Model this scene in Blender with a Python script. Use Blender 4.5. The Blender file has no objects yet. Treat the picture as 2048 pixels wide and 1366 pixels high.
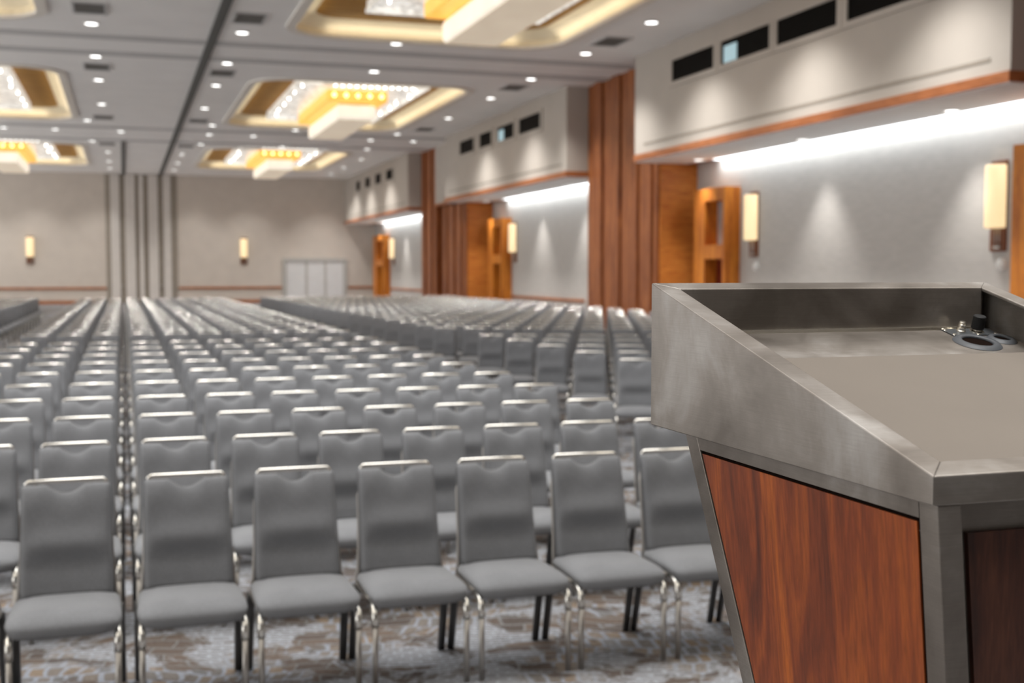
import bpy, math, random
from math import sin, cos, pi, radians, sqrt, exp
from mathutils import Vector, Matrix
random.seed(7)
SC = bpy.context.scene
COL = SC.collection

# ------------------------------------------------------------------ camera
FPX = 2390.0
CAM_H = 1.894
PITCH = math.atan((683 - 543) / FPX)
YAW = math.atan((1024 - 247) * cos(PITCH) / FPX)
cam = bpy.data.cameras.new('camera')
cam.sensor_width = 36.0
cam.lens = FPX / 2048 * 36.0
cam.clip_start = 0.05
cam.clip_end = 300
cam.dof.use_dof = True
cam.dof.focus_distance = 1.62
cam.dof.aperture_fstop = 5.6
camo = bpy.data.objects.new('camera', cam)
COL.objects.link(camo)
camo.location = (0, 0, CAM_H)
camo.rotation_euler = (pi / 2 - PITCH, 0, -YAW)
SC.camera = camo
FW = Vector((sin(YAW) * cos(PITCH), cos(YAW) * cos(PITCH), -sin(PITCH)))
RT = Vector((cos(YAW), -sin(YAW), 0))
UPV = RT.cross(FW)


def proj(p):
    v = Vector(p) - Vector((0, 0, CAM_H))
    d = v.dot(FW)
    if d < 0.1:
        return (1e6, 1e6, d)
    return (1024 + FPX * v.dot(RT) / d, 683 - FPX * v.dot(UPV) / d, d)


# ------------------------------------------------------------------ world, exposure, large lights
w = bpy.data.worlds.new('world')
SC.world = w
w.use_nodes = True
w.node_tree.nodes['Background'].inputs[0].default_value = (1.0, 0.985, 0.965, 1)
w.node_tree.nodes['Background'].inputs[1].default_value = 2.3  # tuned bright as ambient fill entering by the omitted left wall
SC.view_settings.view_transform = 'Standard'
SC.view_settings.look = 'None'
SC.view_settings.exposure = 0.0
SC.view_settings.gamma = 1.0
SC.view_settings.use_curve_mapping = False
SC.cycles.max_bounces = 8
SC.cycles.diffuse_bounces = 5
SC.cycles.sample_clamp_indirect = 8.0


def area_light(name, loc, size, size_y, power, color=(1, 1, 1), rot=(0, 0, 0), parent=None, spread=180):
    L = bpy.data.lights.new(name, 'AREA')
    L.shape = 'RECTANGLE'
    L.size = size
    L.size_y = size_y
    L.energy = power
    L.color = color
    L.spread = radians(spread)
    o = bpy.data.objects.new(name, L)
    COL.objects.link(o)
    o.location = loc
    o.rotation_euler = rot
    o.parent = parent
    return o


WARM = (1.0, 0.93, 0.82)
# unseen area fills added in place of chandelier bays above stage and first rows
area_light('overhead_fill_light', (7.2, 2.5, 7.4), 4.0, 8.0, 200, WARM, spread=120)
area_light('overhead_fill_light', (-5.0, 2.5, 7.4), 4.0, 8.0, 250, WARM, spread=150)
area_light('overhead_fill_light', (1.1, 8.5, 7.5), 7.0, 7.0, 340, (1, 0.985, 0.96), spread=100)

area_light('lectern_fill_light', (1.6, 0.6, 7.4), 2.5, 2.5, 100, (1, 0.985, 0.96), spread=60)  # added fill to brighten the lectern top, no fixture there
SPOT_W = 760
# ------------------------------------------------------------------ materials


def lin(c):
    return tuple(((v / 255) / 12.92 if v / 255 <= 0.04045 else (((v / 255) + 0.055) / 1.055) ** 2.4) for v in c)


def newmat(name):
    m = bpy.data.materials.new(name)
    m.use_nodes = True
    nt = m.node_tree
    return m, nt, nt.nodes['Principled BSDF']


def node(nt, t, **kw):
    n = nt.nodes.new(t)
    for k, v in kw.items():
        if k in n.inputs.keys() if isinstance(k, str) else False:
            n.inputs[k].default_value = v
        else:
            setattr(n, k, v)
    return n


def coords(nt, scale=(1, 1, 1), kind='Object', rot=(0, 0, 0)):
    tc = nt.nodes.new('ShaderNodeTexCoord')
    mp = nt.nodes.new('ShaderNodeMapping')
    mp.inputs['Scale'].default_value = scale
    mp.inputs['Rotation'].default_value = rot
    nt.links.new(tc.outputs[kind], mp.inputs['Vector'])
    return mp.outputs['Vector']


def ramp(nt, fac, stops):
    r = nt.nodes.new('ShaderNodeValToRGB')
    els = r.color_ramp.elements
    while len(els) < len(stops):
        els.new(0.5)
    for e, (p, c) in zip(els, stops):
        e.position = p
        e.color = (*c, 1)
    nt.links.new(fac, r.inputs['Fac'])
    return r.outputs['Color']


def noise(nt, vec, scale, detail=4, rough=0.5, dist=0.0):
    n = nt.nodes.new('ShaderNodeTexNoise')
    n.inputs['Scale'].default_value = scale
    n.inputs['Detail'].default_value = detail
    n.inputs['Roughness'].default_value = rough
    n.inputs['Distortion'].default_value = dist
    nt.links.new(vec, n.inputs['Vector'])
    return n.outputs['Fac']


def bump(nt, h, bs, strength=0.2, dist=0.01):
    b = nt.nodes.new('ShaderNodeBump')
    b.inputs['Strength'].default_value = strength
    b.inputs['Distance'].default_value = dist
    nt.links.new(h, b.inputs['Height'])
    nt.links.new(b.outputs['Normal'], bs.inputs['Normal'])


def mix(nt, fac, a, b, mode='MIX'):
    m = nt.nodes.new('ShaderNodeMix')
    m.data_type = 'RGBA'
    m.blend_type = mode
    for sock, v in ((m.inputs['Factor'], fac), (m.inputs['A'], a), (m.inputs['B'], b)):
        if hasattr(v, 'is_output') or hasattr(v, 'links'):
            nt.links.new(v, sock)
        elif isinstance(v, (int, float)):
            sock.default_value = v
        else:
            sock.default_value = (*v, 1)
    return m.outputs['Result']


def scl(c, k):
    return tuple(min(1, v * k) for v in c)


def m_noise(name, c, var=0.12, scale=8, rough=0.9, bmp=0.0, bscale=200, metallic=0.0, stretch=(1, 1, 1), spec=0.3):
    m, nt, b = newmat(name)
    v = coords(nt, stretch)
    f = noise(nt, v, scale, 5)
    colr = ramp(nt, f, [(0.3, scl(c, 1 - var)), (0.7, scl(c, 1 + var))])
    nt.links.new(colr, b.inputs['Base Color'])
    b.inputs['Roughness'].default_value = rough
    b.inputs['Metallic'].default_value = metallic
    b.inputs['Specular IOR Level'].default_value = spec
    if bmp:
        bump(nt, noise(nt, coords(nt), bscale, 2), b, bmp, 0.002)
    return m


def m_emit(name, c, strength, base=None):
    m, nt, b = newmat(name)
    b.inputs['Base Color'].default_value = (*(base or c), 1)
    b.inputs['Emission Color'].default_value = (*c, 1)
    b.inputs['Emission Strength'].default_value = strength
    b.inputs['Roughness'].default_value = 0.6
    return m


def m_wood(name, dark, mid, light, axis='Z', scale=1.0, rough=0.4, contrast=1.0, coat=0.2, slats=0.0):
    m, nt, b = newmat(name)
    st = {'Z': (7, 7, 0.7), 'X': (0.5, 6, 6), 'Y': (6, 0.5, 6), 'H': (1.2, 1.2, 9)}[axis]
    st = tuple(s * scale for s in st)
    v = coords(nt, st)
    big = noise(nt, v, 1.6, 5, 0.55, 1.2)
    fine = noise(nt, coords(nt, tuple(s * 6 for s in st)), 3, 3, 0.6)
    c1 = ramp(nt, big, [(0.34 - 0.1 / contrast, dark), (0.47, mid), (0.52 + 0.14 / contrast, light)])
    c2 = ramp(nt, fine, [(0.3, (0.72, 0.72, 0.72)), (0.7, (1.15, 1.15, 1.15))])
    colr = mix(nt, 1.0, c1, c2, 'MULTIPLY')
    if slats:
        wv = nt.nodes.new('ShaderNodeTexWave')
        wv.wave_type = 'BANDS'
        wv.bands_direction = 'Y'
        wv.inputs['Scale'].default_value = slats
        nt.links.new(coords(nt), wv.inputs['Vector'])
        c3 = ramp(nt, wv.outputs['Fac'], [(0.1, (0.6, 0.6, 0.6)), (0.35, (1, 1, 1))])
        colr = mix(nt, 1.0, colr, c3, 'MULTIPLY')
    nt.links.new(colr, b.inputs['Base Color'])
    b.inputs['Roughness'].default_value = rough
    b.inputs['Coat Weight'].default_value = coat
    b.inputs['Coat Roughness'].default_value = 0.3
    b.inputs['Specular IOR Level'].default_value = 0.22
    return m


M = {}
M['wall'] = m_noise('wallcovering', (0.56, 0.505, 0.45), 0.04, 1.5, 0.95, 0.05, 120)
M['front'] = m_noise('front_wall_grey', (0.34, 0.33, 0.32), 0.1, 2, 0.95)
M['bulk'] = m_noise('bulkhead_paint', (0.47, 0.43, 0.385), 0.03, 1.5, 0.9)
M['bay'] = m_noise('bay_wallcovering', (0.46, 0.44, 0.417), 0.05, 3, 0.9, stretch=(1, 1, 4))
M['groove'] = m_noise('reveal_paint', (0.30, 0.265, 0.225), 0.05, 3, 0.9)
M['panel'] = m_noise('post_panel', (0.60, 0.565, 0.53), 0.03, 3, 0.85)
M['door_w'] = m_noise('door_white', (0.62, 0.62, 0.62), 0.03, 3, 0.7)
M['door_f'] = m_noise('door_frame_grey', (0.42, 0.41, 0.39), 0.03, 3, 0.7)
M['ceil'] = m_noise('ceiling_paint', (0.88, 0.865, 0.85), 0.03, 0.8, 0.95)
M['stripe'] = m_noise('groove_shade_strip', (0.55, 0.545, 0.54), 0.04, 1, 0.9)  # grey standing for groove shade; vent frames share it
M['track'] = m_noise('track_dark', (0.12, 0.12, 0.115), 0.05, 2, 0.7)
M['vent'] = m_noise('vent_grey', (0.22, 0.21, 0.20), 0.05, 9, 0.8)
M['lip'] = m_noise('coffer_lip', (0.80, 0.76, 0.70), 0.03, 2, 0.9)
M['cove'] = m_noise('coffer_cream', (0.90, 0.80, 0.60), 0.03, 2, 0.9)
M['cwood'] = m_wood('coffer_wood', (0.42, 0.20, 0.035), (0.56, 0.28, 0.05), (0.68, 0.37, 0.08), 'X', 0.5, 0.6, 1, 0.0, slats=6)
M['wood'] = m_wood('wall_wood', (0.13, 0.036, 0.012), (0.26, 0.08, 0.026), (0.39, 0.135, 0.043), 'Z', 0.5, 0.42, 1.2, 0.08)
M['woodh'] = m_wood('wall_wood_horizontal', (0.36, 0.10, 0.018), (0.52, 0.17, 0.03), (0.62, 0.235, 0.045), 'H', 0.9, 0.5, 1, 0.1)
M['portal'] = m_wood('portal_wood', (0.32, 0.085, 0.012), (0.52, 0.165, 0.022), (0.68, 0.25, 0.03), 'Z', 0.4, 0.45, 1, 0.05)
M['wood_dark'] = m_wood('dark_red_wood', (0.08, 0.008, 0.004), (0.14, 0.014, 0.007), (0.20, 0.025, 0.01), 'Z', 0.4, 0.4, 1, 0.2)  # dark red wood of the recess and door leaves
M['trimwood'] = m_wood('trim_wood', (0.24, 0.08, 0.03), (0.36, 0.125, 0.045), (0.45, 0.17, 0.07), 'Y', 0.4, 0.45, 1, 0.1)
M['lwood'] = m_wood('lectern_rosewood', (0.028, 0.010, 0.008), (0.19, 0.042, 0.013), (0.40, 0.10, 0.015), 'Z', 1.7, 0.42, 0.62, 0.03)
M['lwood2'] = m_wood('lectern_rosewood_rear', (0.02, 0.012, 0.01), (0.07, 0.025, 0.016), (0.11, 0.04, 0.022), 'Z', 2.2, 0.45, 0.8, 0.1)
M['black'] = m_noise('black_gap', (0.008, 0.005, 0.004), 0.1, 3, 1.0, spec=0.0)
M['glass'] = m_noise('booth_glass', (0.005, 0.0045, 0.004), 0.1, 3, 0.5, spec=0.03)
M['dkbrown'] = m_noise('sconce_backplate', (0.17, 0.06, 0.025), 0.1, 5, 0.5)
M['chrome'] = m_noise('chair_chrome', (0.80, 0.78, 0.73), 0.03, 9, 0.22, metallic=1.0)
M['chrome_leg'] = m_noise('chair_nickel', (0.44, 0.415, 0.385), 0.05, 9, 0.38, metallic=0.9)
M['darkleg'] = m_noise('chair_dark_leg', (0.12, 0.12, 0.12), 0.1, 9, 0.4, metallic=0.6)
M['rubber'] = m_noise('grommet_plastic', (0.045, 0.048, 0.053), 0.05, 30, 0.55)
M['knob'] = m_noise('black_knob', (0.01, 0.01, 0.01), 0.05, 30, 0.7)
M['plate'] = m_noise('connector_plate', (0.10, 0.107, 0.113), 0.1, 60, 0.4, metallic=0.7)
M['silver'] = m_noise('connector_silver', (0.85, 0.80, 0.70), 0.05, 30, 0.25, metallic=1.0)
M['mat'] = m_noise('reading_mat', (0.125, 0.106, 0.088), 0.03, 6, 0.75, 0.1, 600)
M['stage'] = m_noise('stage_carpet', (0.2, 0.2, 0.21), 0.2, 30, 0.95)
M['white'] = m_noise('white_plastic', (0.7, 0.7, 0.68), 0.03, 9, 0.5)
M['pale_blue'] = m_emit('pale_blue_glow', (0.36, 0.52, 0.58), 0.55)
M['amber'] = m_emit('booth_lamp', (0.9, 0.45, 0.1), 0.5)
M['lens'] = m_emit('downlight_lens', (1.0, 0.99, 0.97), 5.0)
M['led'] = m_emit('cove_led', (0.93, 0.97, 1.0), 5.0)
M['bulb'] = m_emit('bulb', (1.0, 0.97, 0.9), 9.0)
M['ybulb'] = m_emit('amber_bulb', (1.0, 0.76, 0.36), 3.0)
M['grey_pane'] = m_noise('corridor_pane', (0.36, 0.33, 0.33), 0.1, 3, 0.3)


def fabric():
    m, nt, b = newmat('grey_fabric')
    v = coords(nt)
    f = noise(nt, v, 260, 3, 0.7)
    g = noise(nt, v, 9, 3, 0.5)
    c = ramp(nt, f, [(0.3, (0.150, 0.154, 0.164)), (0.7, (0.245, 0.251, 0.266))])
    c2 = ramp(nt, g, [(0.3, (0.93, 0.93, 0.93)), (0.7, (1.05, 1.05, 1.05))])
    nt.links.new(mix(nt, 1.0, c, c2, 'MULTIPLY'), b.inputs['Base Color'])
    b.inputs['Roughness'].default_value = 0.95
    b.inputs['Specular IOR Level'].default_value = 0.2
    b.inputs['Sheen Weight'].default_value = 0.25
    b.inputs['Sheen Roughness'].default_value = 0.5
    bump(nt, f, b, 0.3, 0.002)
    return m


M['fabric'] = fabric()


def brushed():
    m, nt, b = newmat('brushed_steel')
    f = noise(nt, coords(nt, (1.5, 1.5, 90)), 9, 3, 0.6)
    g = noise(nt, coords(nt), 5, 6, 0.6, 0.4)
    c = ramp(nt, g, [(0.32, (0.145, 0.125, 0.107)), (0.5, (0.225, 0.20, 0.177)), (0.68, (0.35, 0.33, 0.31))])
    c2 = ramp(nt, f, [(0.3, (0.93, 0.93, 0.93)), (0.7, (1.06, 1.06, 1.06))])
    nt.links.new(mix(nt, 1.0, c, c2, 'MULTIPLY'), b.inputs['Base Color'])
    b.inputs['Metallic'].default_value = 0.8
    r = ramp(nt, g, [(0.3, (0.36, 0.36, 0.36)), (0.7, (0.50, 0.50, 0.50))])
    nt.links.new(r, b.inputs['Roughness'])
    bump(nt, f, b, 0.05, 0.001)
    return m


M['steel'] = brushed()


def carpet():
    m, nt, b = newmat('patterned_carpet')
    v0 = coords(nt, rot=(0, 0, radians(14)))
    wob = nt.nodes.new('ShaderNodeTexNoise')
    wob.inputs['Scale'].default_value = 1.3
    nt.links.new(v0, wob.inputs['Vector'])
    vm = nt.nodes.new('ShaderNodeVectorMath')
    vm.operation = 'MULTIPLY_ADD'
    nt.links.new(wob.outputs['Color'], vm.inputs[0])
    vm.inputs[1].default_value = (0.35, 0.35, 0)
    nt.links.new(v0, vm.inputs[2])
    v = vm.outputs[0]
    big = noise(nt, v, 0.8, 3, 0.6, 0.8)
    med = noise(nt, v, 3.2, 4, 0.65, 0.6)

    def bricks(c1, c2, mortar, sc, bw, rh, ms):
        br = nt.nodes.new('ShaderNodeTexBrick')
        br.inputs['Color1'].default_value = (*c1, 1)
        br.inputs['Color2'].default_value = (*c2, 1)
        br.inputs['Mortar'].default_value = (*mortar, 1)
        br.inputs['Scale'].default_value = sc
        br.inputs['Mortar Size'].default_value = ms
        br.inputs['Brick Width'].default_value = bw
        br.inputs['Row Height'].default_value = rh
        br.inputs['Bias'].default_value = -0.1
        nt.links.new(v, br.inputs['Vector'])
        return br.outputs['Color']
    A = bricks((0.17, 0.165, 0.165), (0.26, 0.195, 0.14), (0.29, 0.31, 0.35), 4.6, 0.36, 0.62, 0.05)
    B = bricks((0.27, 0.275, 0.29), (0.19, 0.185, 0.185), (0.35, 0.365, 0.40), 7, 0.7, 0.3, 0.06)
    Cc = bricks((0.10, 0.083, 0.075), (0.17, 0.13, 0.105), (0.20, 0.195, 0.195), 4, 0.8, 0.4, 0.03)
    f1 = ramp(nt, big, [(0.44, (0, 0, 0)), (0.50, (1, 1, 1))])
    f2 = ramp(nt, med, [(0.50, (0, 0, 0)), (0.56, (1, 1, 1))])
    ab = mix(nt, f1, A, B)
    abc = mix(nt, f2, ab, Cc)
    fine = noise(nt, coords(nt), 55, 3, 0.7)
    c2 = ramp(nt, fine, [(0.3, (0.72, 0.72, 0.72)), (0.7, (1.15, 1.15, 1.15))])
    nt.links.new(mix(nt, 1.0, abc, c2, 'MULTIPLY'), b.inputs['Base Color'])
    b.inputs['Roughness'].default_value = 1.0
    b.inputs['Specular IOR Level'].default_value = 0.1
    return m


M['carpet'] = carpet()


def crystal():
    m, nt, b = newmat('lit_crystal')
    v = coords(nt)
    vo = nt.nodes.new('ShaderNodeTexVoronoi')
    vo.inputs['Scale'].default_value = 9
    nt.links.new(v, vo.inputs['Vector'])
    c = ramp(nt, vo.outputs['Color'], [(0.25, (0.42, 0.40, 0.37)), (0.8, (1.0, 0.97, 0.9))])
    nt.links.new(c, b.inputs['Emission Color'])
    b.inputs['Emission Strength'].default_value = 0.72
    b.inputs['Base Color'].default_value = (0.6, 0.6, 0.58, 1)
    b.inputs['Roughness'].default_value = 0.2
    return m


def shade(name, c, s, lines=None):
    m, nt, b = newmat(name)
    v = coords(nt)
    f = noise(nt, v, 2.2, 3, 0.5)
    base = lines or (0.6, 0.55, 0.45)
    col = ramp(nt, f, [(0.3, scl(c, 0.85)), (0.7, c)])
    nt.links.new(col, b.inputs['Emission Color'])
    b.inputs['Emission Strength'].default_value = s
    b.inputs['Base Color'].default_value = (*base, 1)
    return m


M['crystal'] = crystal()
M['amberglass'] = shade('amber_glass', (1.0, 0.52, 0.10), 0.9, (0.7, 0.35, 0.05))
M['pendant'] = shade('pendant_shade', (1.0, 0.88, 0.74), 0.85)
M['diffuser'] = shade('pendant_diffuser', (1.0, 0.82, 0.62), 0.42)
M['sconce'] = shade('sconce_shade', (1.0, 0.76, 0.42), 0.92, (0.55, 0.45, 0.3))

# ------------------------------------------------------------------ mesh helpers


class MB:
    def __init__(s):
        s.v = []
        s.f = []
        s.m = []
        s.sm = []
        s.mi = 0
        s.smooth = False

    def add(s, vs, fs):
        o = len(s.v)
        s.v += [tuple(p) for p in vs]
        for f in fs:
            s.f.append([i + o for i in f])
            s.m.append(s.mi)
            s.sm.append(s.smooth)
        return s

    def box(s, x0, x1, y0, y1, z0, z1):
        vs = [(x, y, z) for x in (x0, x1) for y in (y0, y1) for z in (z0, z1)]
        return s.add(vs, [(0, 1, 3, 2), (4, 6, 7, 5), (0, 4, 5, 1), (2, 3, 7, 6), (0, 2, 6, 4), (1, 5, 7, 3)])

    def tube(s, path, r, n=8, ry=None, caps=True, closed=False):
        """sweep; r may be scalar or list; ry flattens in the second axis"""
        pts = [Vector(p) for p in path]
        N = len(pts)
        rings = []
        up = None
        for i, p in enumerate(pts):
            if closed:
                d = (pts[(i + 1) % N] - pts[i - 1]).normalized()
            else:
                d = (pts[min(i + 1, N - 1)] - pts[max(i - 1, 0)]).normalized()
            if up is None:
                a = Vector((1, 0, 0)) if abs(d.x) < 0.9 else Vector((0, 1, 0))
            else:
                a = up
            u = (a - d * a.dot(d)).normalized()
            up = u
            q = d.cross(u)
            rr = r[i] if isinstance(r, (list, tuple)) else r
            r2 = ry if ry is not None else rr
            rings.append([p + u * rr * cos(2 * pi * k / n) + q * r2 * sin(2 * pi * k / n) for k in range(n)])
        vs = [q for g in rings for q in g]
        fs = []
        for i in range(N if closed else N - 1):
            j = (i + 1) % N
            for k in range(n):
                fs.append((i * n + k, i * n + (k + 1) % n, j * n + (k + 1) % n, j * n + k))
        if caps and not closed:
            fs.append(tuple(range(n - 1, -1, -1)))
            fs.append(tuple((N - 1) * n + k for k in range(n)))
        old = s.smooth
        s.smooth = True
        s.add(vs, fs)
        s.smooth = old
        return s

    def cyl(s, c, r, h, n=20, r2=None, axis='Z'):
        r2 = r if r2 is None else r2
        vs = []
        for (rr, hh) in ((r, 0), (r2, h)):
            for k in range(n):
                a = 2 * pi * k / n
                p = (rr * cos(a), rr * sin(a), hh)
                vs.append((c[0] + p[0], c[1] + p[1], c[2] + p[2]))
        fs = [(k, (k + 1) % n, n + (k + 1) % n, n + k) for k in range(n)]
        fs += [tuple(range(n - 1, -1, -1)), tuple(range(n, 2 * n))]
        return s.add(vs, fs)

    def lathe(s, c, prof, n=24):
        vs = []
        for (r, z) in prof:
            for k in range(n):
                a = 2 * pi * k / n
                vs.append((c[0] + r * cos(a), c[1] + r * sin(a), c[2] + z))
        fs = []
        for i in range(len(prof) - 1):
            for k in range(n):
                fs.append((i * n + k, i * n + (k + 1) % n, (i + 1) * n + (k + 1) % n, (i + 1) * n + k))
        return s.add(vs, fs)

    def quad(s, a, b, c, d):
        return s.add([a, b, c, d], [(0, 1, 2, 3)])

    def hexa(s, bottom, top):
        """bottom, top: 4 points each in the same order"""
        return s.add(list(bottom) + list(top), [(3, 2, 1, 0), (4, 5, 6, 7), (0, 1, 5, 4), (1, 2, 6, 5), (2, 3, 7, 6), (3, 0, 4, 7)])

    def mesh(s, name, mats):
        me = bpy.data.meshes.new(name)
        me.from_pydata(s.v, [], s.f)
        for m in mats:
            me.materials.append(m)
        me.polygons.foreach_set('material_index', s.m)
        me.polygons.foreach_set('use_smooth', s.sm)
        me.update()
        return me

    def build(s, name, mat, parent=None, bevel=0.0, loc=None):
        mats = mat if isinstance(mat, (list, tuple)) else [mat]
        me = s.mesh(name, mats)
        o = bpy.data.objects.new(name, me)
        COL.objects.link(o)
        if parent is not None:
            o.parent = parent
        if loc:
            o.location = loc
        if bevel:
            b = o.modifiers.new('bevel', 'BEVEL')
            b.width = bevel
            b.segments = 2
            b.limit_method = 'ANGLE'
            b.angle_limit = radians(40)
        return o


def tag(o, label=None, cat=None, group=None, kind=None):
    if label:
        o['label'] = label
    if cat:
        o['category'] = cat
    if group:
        o['group'] = group
    if kind:
        o['kind'] = kind
    return o


def struct(o):
    o['kind'] = 'structure'
    return o


def empty(name, loc=(0, 0, 0), rz=0):
    o = bpy.data.objects.new(name, None)
    COL.objects.link(o)
    o.location = loc
    o.rotation_euler = (0, 0, rz)
    o.empty_display_size = 0.1
    return o


ORD = ['zeroth', 'first', 'second', 'third', 'fourth', 'fifth', 'sixth', 'seventh', 'eighth', 'ninth', 'tenth', 'eleventh',
       'twelfth', 'thirteenth', 'fourteenth', 'fifteenth', 'sixteenth', 'seventeenth', 'eighteenth', 'nineteenth', 'twentieth']


def ordn(i):
    return ORD[i] if i < len(ORD) else 'twenty-' + ORD[i - 20]


# ------------------------------------------------------------------ room constants
CZ = 7.6
YF = 74.0
XB = 13.1      # bulkhead face
XP = 13.83     # wood pillar face
XW = 14.95     # bay wall
SOF = 4.83

# floor
struct(MB().box(-14, 15.2, -4, 74.2, -0.1, 0).build('floor', M['carpet']))
# unseen wall behind the speaker, put in to block the world light
struct(MB().box(-14, 15.2, -4.2, -4, 0, 8.0).build('wall_front', M['front']))
# stage under the lectern (below the frame)
struct(MB().box(-5, 9, -3.9, 2.35, 0.0, 0.62).build('floor_stage', M['stage']))

# ceiling with coffer openings
COFFERS = [(xc, y0, y1) for xc in (7.2, -5.0) for (y0, y1) in ((17.3, 29.3), (36.1, 48.1), (57.1, 68.3))]
HW = 3.3


def rloop(x0, x1, y0, y1, r, z, n=7):
    pts = []
    for (cx, cy, a0) in ((x1 - r, y1 - r, 0), (x0 + r, y1 - r, 90), (x0 + r, y0 + r, 180), (x1 - r, y0 + r, 270)):
        for k in range(n):
            a = radians(a0 + 90 * k / (n - 1))
            pts.append((cx + r * cos(a), cy + r * sin(a), z))
    return pts


import bmesh
bm = bmesh.new()
edges = []


def addloop(pts):
    vs = [bm.verts.new(p) for p in pts]
    for i in range(len(vs)):
        edges.append(bm.edges.new((vs[i], vs[(i + 1) % len(vs)])))


addloop([(-14, -4, CZ), (15.2, -4, CZ), (15.2, 74.2, CZ), (-14, 74.2, CZ)])
for (xc, y0, y1) in COFFERS:
    addloop(rloop(xc - HW, xc + HW, y0, y1, 1.1, CZ))
bmesh.ops.triangle_fill(bm, use_beauty=True, use_dissolve=False, edges=edges)
for f in bm.faces:
    if f.normal.z > 0:
        f.normal_flip()
me = bpy.data.meshes.new('ceiling')
bm.to_mesh(me)
bm.free()
me.materials.append(M['ceil'])
ceiling = bpy.data.objects.new('ceiling', me)
COL.objects.link(ceiling)
struct(ceiling)
for (xc, y0, y1) in COFFERS:
    a = rloop(xc - HW, xc + HW, y0, y1, 1.1, CZ - 0.05)
    b_ = rloop(xc - HW - 0.22, xc + HW + 0.22, y0 - 0.22, y1 + 0.22, 1.3, CZ - 0.05)
    a2 = rloop(xc - HW, xc + HW, y0, y1, 1.1, CZ + 0.02)
    b2 = rloop(xc - HW - 0.22, xc + HW + 0.22, y0 - 0.22, y1 + 0.22, 1.3, CZ + 0.02)
    n = len(a)
    mb = MB()
    mb.add(a + b_ + a2 + b2, [(i, (i + 1) % n, n + (i + 1) % n, n + i) for i in range(n)]
           + [(n + i, n + (i + 1) % n, 3 * n + (i + 1) % n, 3 * n + i) for i in range(n)]
           + [(i, 2 * n + i, 2 * n + (i + 1) % n, (i + 1) % n) for i in range(n)])
    mb.build('coffer_lip', M['lip'], ceiling)
    # coved cream side
    L0 = rloop(xc - HW - 0.02, xc + HW + 0.02, y0 - 0.02, y1 + 0.02, 1.1, CZ + 0.01)
    L1 = rloop(xc - HW - 0.02, xc + HW + 0.02, y0 - 0.02, y1 + 0.02, 1.1, CZ + 0.16)
    L2 = rloop(xc - HW + 0.25, xc + HW - 0.25, y0 + 0.25, y1 - 0.25, 0.9, CZ + 0.34)
    L3 = rloop(xc - HW + 0.45, xc + HW - 0.45, y0 + 0.45, y1 - 0.45, 0.75, CZ + 0.34)
    mb = MB()
    mb.add(L0 + L1 + L2 + L3, [(k * n + i, k * n + (i + 1) % n, (k + 1) * n + (i + 1) % n, (k + 1) * n + i) for k in range(3) for i in range(n)])
    mb.build('coffer_cove', M['cove'], ceiling)
    for (lx, ly, sx_, sy_) in ((xc - HW + 0.12, (y0 + y1) / 2, 0.08, y1 - y0 - 1.8), (xc + HW - 0.12, (y0 + y1) / 2, 0.08, y1 - y0 - 1.8),
                               (xc, y0 + 0.12, 2 * HW - 1.8, 0.08), (xc, y1 - 0.12, 2 * HW - 1.8, 0.08)):
        area_light('coffer_fill_light', (lx, ly, CZ + 0.03), sx_, sy_, 1.3 * max(sx_, sy_), (1.0, 0.90, 0.72), (pi, 0, 0))  # added strips behind the lip, brightening cove and coffer wood
    MB().box(xc - HW + 0.3, xc + HW - 0.3, y0 + 0.3, y1 - 0.3, CZ + 0.345, CZ + 0.42).build('coffer_panel', M['cwood'], ceiling)
# grey strips across, painted for the shade of grooves, and tracks along
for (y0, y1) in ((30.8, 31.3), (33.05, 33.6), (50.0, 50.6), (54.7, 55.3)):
    MB().box(-13.9, 13.9, y0, y1, CZ - 0.03, CZ + 0.01).build('groove_shade_strip', M['stripe'], ceiling)
MB().box(2.07, 2.29, -4, 74, CZ - 0.045, CZ + 0.01).build('partition_track', M['track'], ceiling)
MB().box(0.0, 0.20, 55.3, 74, CZ - 0.045, CZ + 0.01).build('partition_track', M['track'], ceiling)

# back wall
wb = struct(MB().box(-14, 15.2, YF, YF + 0.2, 0, CZ + 0.4).build('wall_back', M['wall']))
for (x0, x1) in ((-14, -0.96), (3.12, 9.2), (13.3, XW)):
    struct(MB().box(x0, x1, YF - 0.06, YF, 0.85, 0.98).build('trim_1', M['trimwood'], wb))
    struct(MB().box(x0, x1, YF - 0.05, YF, 0.0, 0.2).build('baseboard_back', M['trimwood'], wb))
MB().box(-0.95, 3.11, YF - 0.02, YF, 0, CZ).build('partition_reveal', M['groove'], wb)
for (x0, x1) in ((-0.66, -0.155), (0.15, 0.71), (0.93, 1.18), (1.45, 2.0), (2.3, 2.73)):
    MB().box(x0, x1, YF - 0.14, YF - 0.02, 0, CZ - 0.03).build('partition_panel', M['panel'], wb)
for x in (-0.10, 2.12):
    MB().box(x - 0.1, x + 0.1, YF - 0.1, YF - 0.02, 1.0, 1.12).build('latch', M['chrome_leg'], wb)

# service doors in the back wall
d1 = struct(MB().box(9.25, 9.5, YF - 0.14, YF, 0, 2.72).box(12.95, 13.2, YF - 0.14, YF, 0, 2.72).box(9.5, 12.95, YF - 0.14, YF, 2.5, 2.72)
            .build('door_1', M['door_f']))
for (x0, x1) in ((9.5, 10.62), (10.78, 11.78), (11.94, 12.95)):
    MB().box(x0, x1, YF - 0.08, YF - 0.01, 0, 2.5).build('door_leaf', M['door_w'], d1)
for (x0, x1) in ((10.62, 10.78), (11.78, 11.94)):
    MB().box(x0, x1, YF - 0.10, YF - 0.01, 0, 2.5).build('door_post', M['door_f'], d1)

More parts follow.
